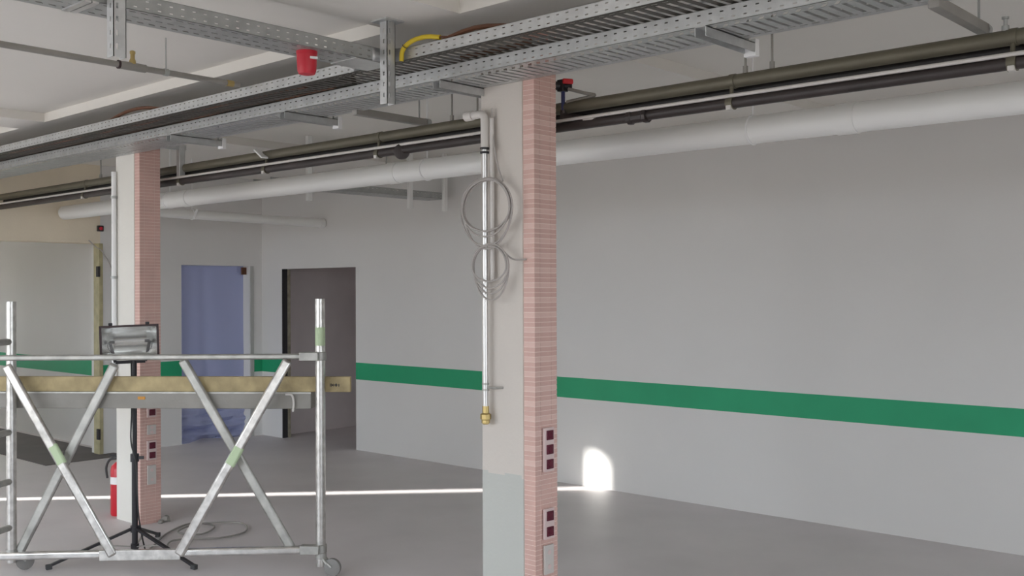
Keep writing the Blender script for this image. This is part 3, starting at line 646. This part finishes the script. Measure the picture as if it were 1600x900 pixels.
for f in (V(2.74, 6.37, 0), V(3.35, 5.69, 0), V(3.63, 6.65, 0)):
    k = (f-TB).normalized()
    lg = MB().bar(TB+k*0.025+V(0, 0, 0.185), f+V(0, 0, 0.018), 0.024, 0.016).build('leg', 'blackmetal', t, bevel=0.002)
    MB().bar(TB+k*0.025+V(0, 0, 0.075), TB+(f-TB)*0.45+V(0, 0, 0.112), 0.012, 0.006).build('stay', 'alu_dull', lg)
    MB().bar(f-k*0.03+V(0, 0, 0.018), f+k*0.006+V(0, 0, 0.016), 0.03, 0.030).build('foot', 'rubber', lg, bevel=0.004)
# head
HC = V(3.205, 6.225, 1.385); hd = V(-0.50, -0.865, 0.03).normalized(); hr = V(0.865, -0.50, 0).normalized(); hu = hr.cross(hd) * -1
hu = hd.cross(hr) if hd.cross(hr).z > 0 else hr.cross(hd); hu.normalize()
hr = (hr*math.cos(0.03) + hu*math.sin(0.03)).normalized(); hu = hd.cross(hr) if hd.cross(hr).z > 0 else hr.cross(hd)
W2, H2 = 0.178, 0.106
fr = MB()
for (a0, a1, b0, b1) in ((-W2, W2, H2-.013, H2), (-W2, W2, -H2, -H2+.013), (-W2, -W2+.014, -H2, H2), (W2-.014, W2, -H2, H2)):
    fr.par(HC+hr*a0+hu*b0, hr*(a1-a0), hu*(b1-b0), hd*0.022)
fr.build('front_frame', 'frame', t, bevel=0.002)
MB().par(HC-hr*(W2-.01)-hu*(H2-.01)+hd*0.008, hr*(2*W2-.02), hu*(2*H2-.02), hd*0.003).build('front_glass', 'glass', t, smooth=False)
# reflector: concave trough with angled ends
rv = []; n = 14
for i in range(n+1):
    a = -1+2*i/n; dep = -0.085*(1-a*a) - 0.004
    for s_ in (-1, -0.62, 0.62, 1):
        dd = dep if abs(s_) < 0.9 else -0.004
        rv.append(HC + hr*((W2-.014)*s_) + hu*((H2-.013)*a) + hd*dd)
rf = MB().add(rv, [(i*4+k, i*4+k+1, (i+1)*4+k+1, (i+1)*4+k) for i in range(n) for k in range(3)])
rf.build('reflector', 'reflector', t)
MB().tube([HC-hr*0.09-hd*0.035, HC+hr*0.09-hd*0.035], 0.006, 10).build('lamp_tube', 'conduit', t)
for s_ in (-1, 1): MB().lathe([(0.010, 0), (0.010, 0.03)], HC+hr*(0.09*s_)-hd*0.035, hr*s_, 10).build('lamp_holder', 'blackmetal', t)
hs = MB()
bk = [HC + hr*(x*f)+hu*(y*f) - hd*d for d, f in ((0.0, 1.0), (0.10, 0.62)) for x, y in ((-W2, -H2), (W2, -H2), (W2, H2), (-W2, H2))]
hs.add(bk, [(4, 5, 6, 7), (0, 1, 5, 4), (1, 2, 6, 5), (2, 3, 7, 6), (3, 0, 4, 7)]); hs.build('housing', 'blackmetal', t)
for s_ in (-0.62, 0.62): MB().par(HC+hr*(W2*s_-.012)+hu*H2, hr*0.024, hu*0.016, hd*0.02).build('clip', 'blackmetal', t, bevel=0.003)
yk = MB(); yk.bar(HC-hu*0.13-hr*0.09-hd*.03, HC-hu*0.13+hr*0.09-hd*.03, 0.006, 0.02, hd)
for s_ in (-1, 1): yk.bar(HC-hu*0.13+hr*(0.09*s_)-hd*.03, HC+hr*(0.12*s_)-hd*.05, 0.005, 0.02, hd)
yk.build('yoke', 'blackmetal', t)
MB().tube(smoothpath([HC-hd*0.1-hu*0.03, HC-hd*0.13-hu*0.13, TB+V(-0.03, -0.02, 0.95), TB+V(-0.035, -0.02, 0.75), TB+V(-0.005, -0.025, 0.6), TB+V(0.012, -0.02, 0.3), TB+V(0.05, 0.0, 0.12), TB+V(0.10, 0.05, 0.01)], 6), 0.005, 6).build('power_cord', 'rubber', t)
# cable on the floor
cp = [(3.36, 6.30, .008), (3.50, 6.45, .008), (3.72, 6.68, .008), (3.98, 6.82, .008), (4.05, 6.62, .008), (3.85, 6.45, .012), (3.75, 6.60, .018), (3.98, 6.72, .02), (4.22, 6.55, .012), (4.10, 6.30, .008), (3.86, 6.26, .012), (3.62, 6.42, .015), (3.48, 6.22, .008), (3.60, 6.00, .008), (3.72, 6.04, .008)]
tag(MB().tube(smoothpath(cp, 6), 0.006, 7).build('floor_cable', 'greypipe'), 'dark cable loops lying on the floor by the farther column', 'cable')
# rubble at the far column foot
for k, (x, y, r) in enumerate(((3.85, 7.02, .022), (3.91, 7.05, .036))):
    b = MB(); rn = random.Random(k); b.lathe([(r*.8, 0), (r, r*.5), (r*.6, r*1.1), (r*.1, r*1.3)], (x, y, 0), n=7)
    for i in range(len(b.v)): b.v[i] += V(rn.uniform(-.2, .2)*r, rn.uniform(-.2, .2)*r, 0)
    tag(b.build('rubble_lump', 'deck', smooth=False), '%s grey mortar lump at the foot of the farther column' % ('smaller', 'larger')[k], 'rubble', 'mortar lumps')

for o in bpy.data.objects:
    if '_o' in o: del o['_o']
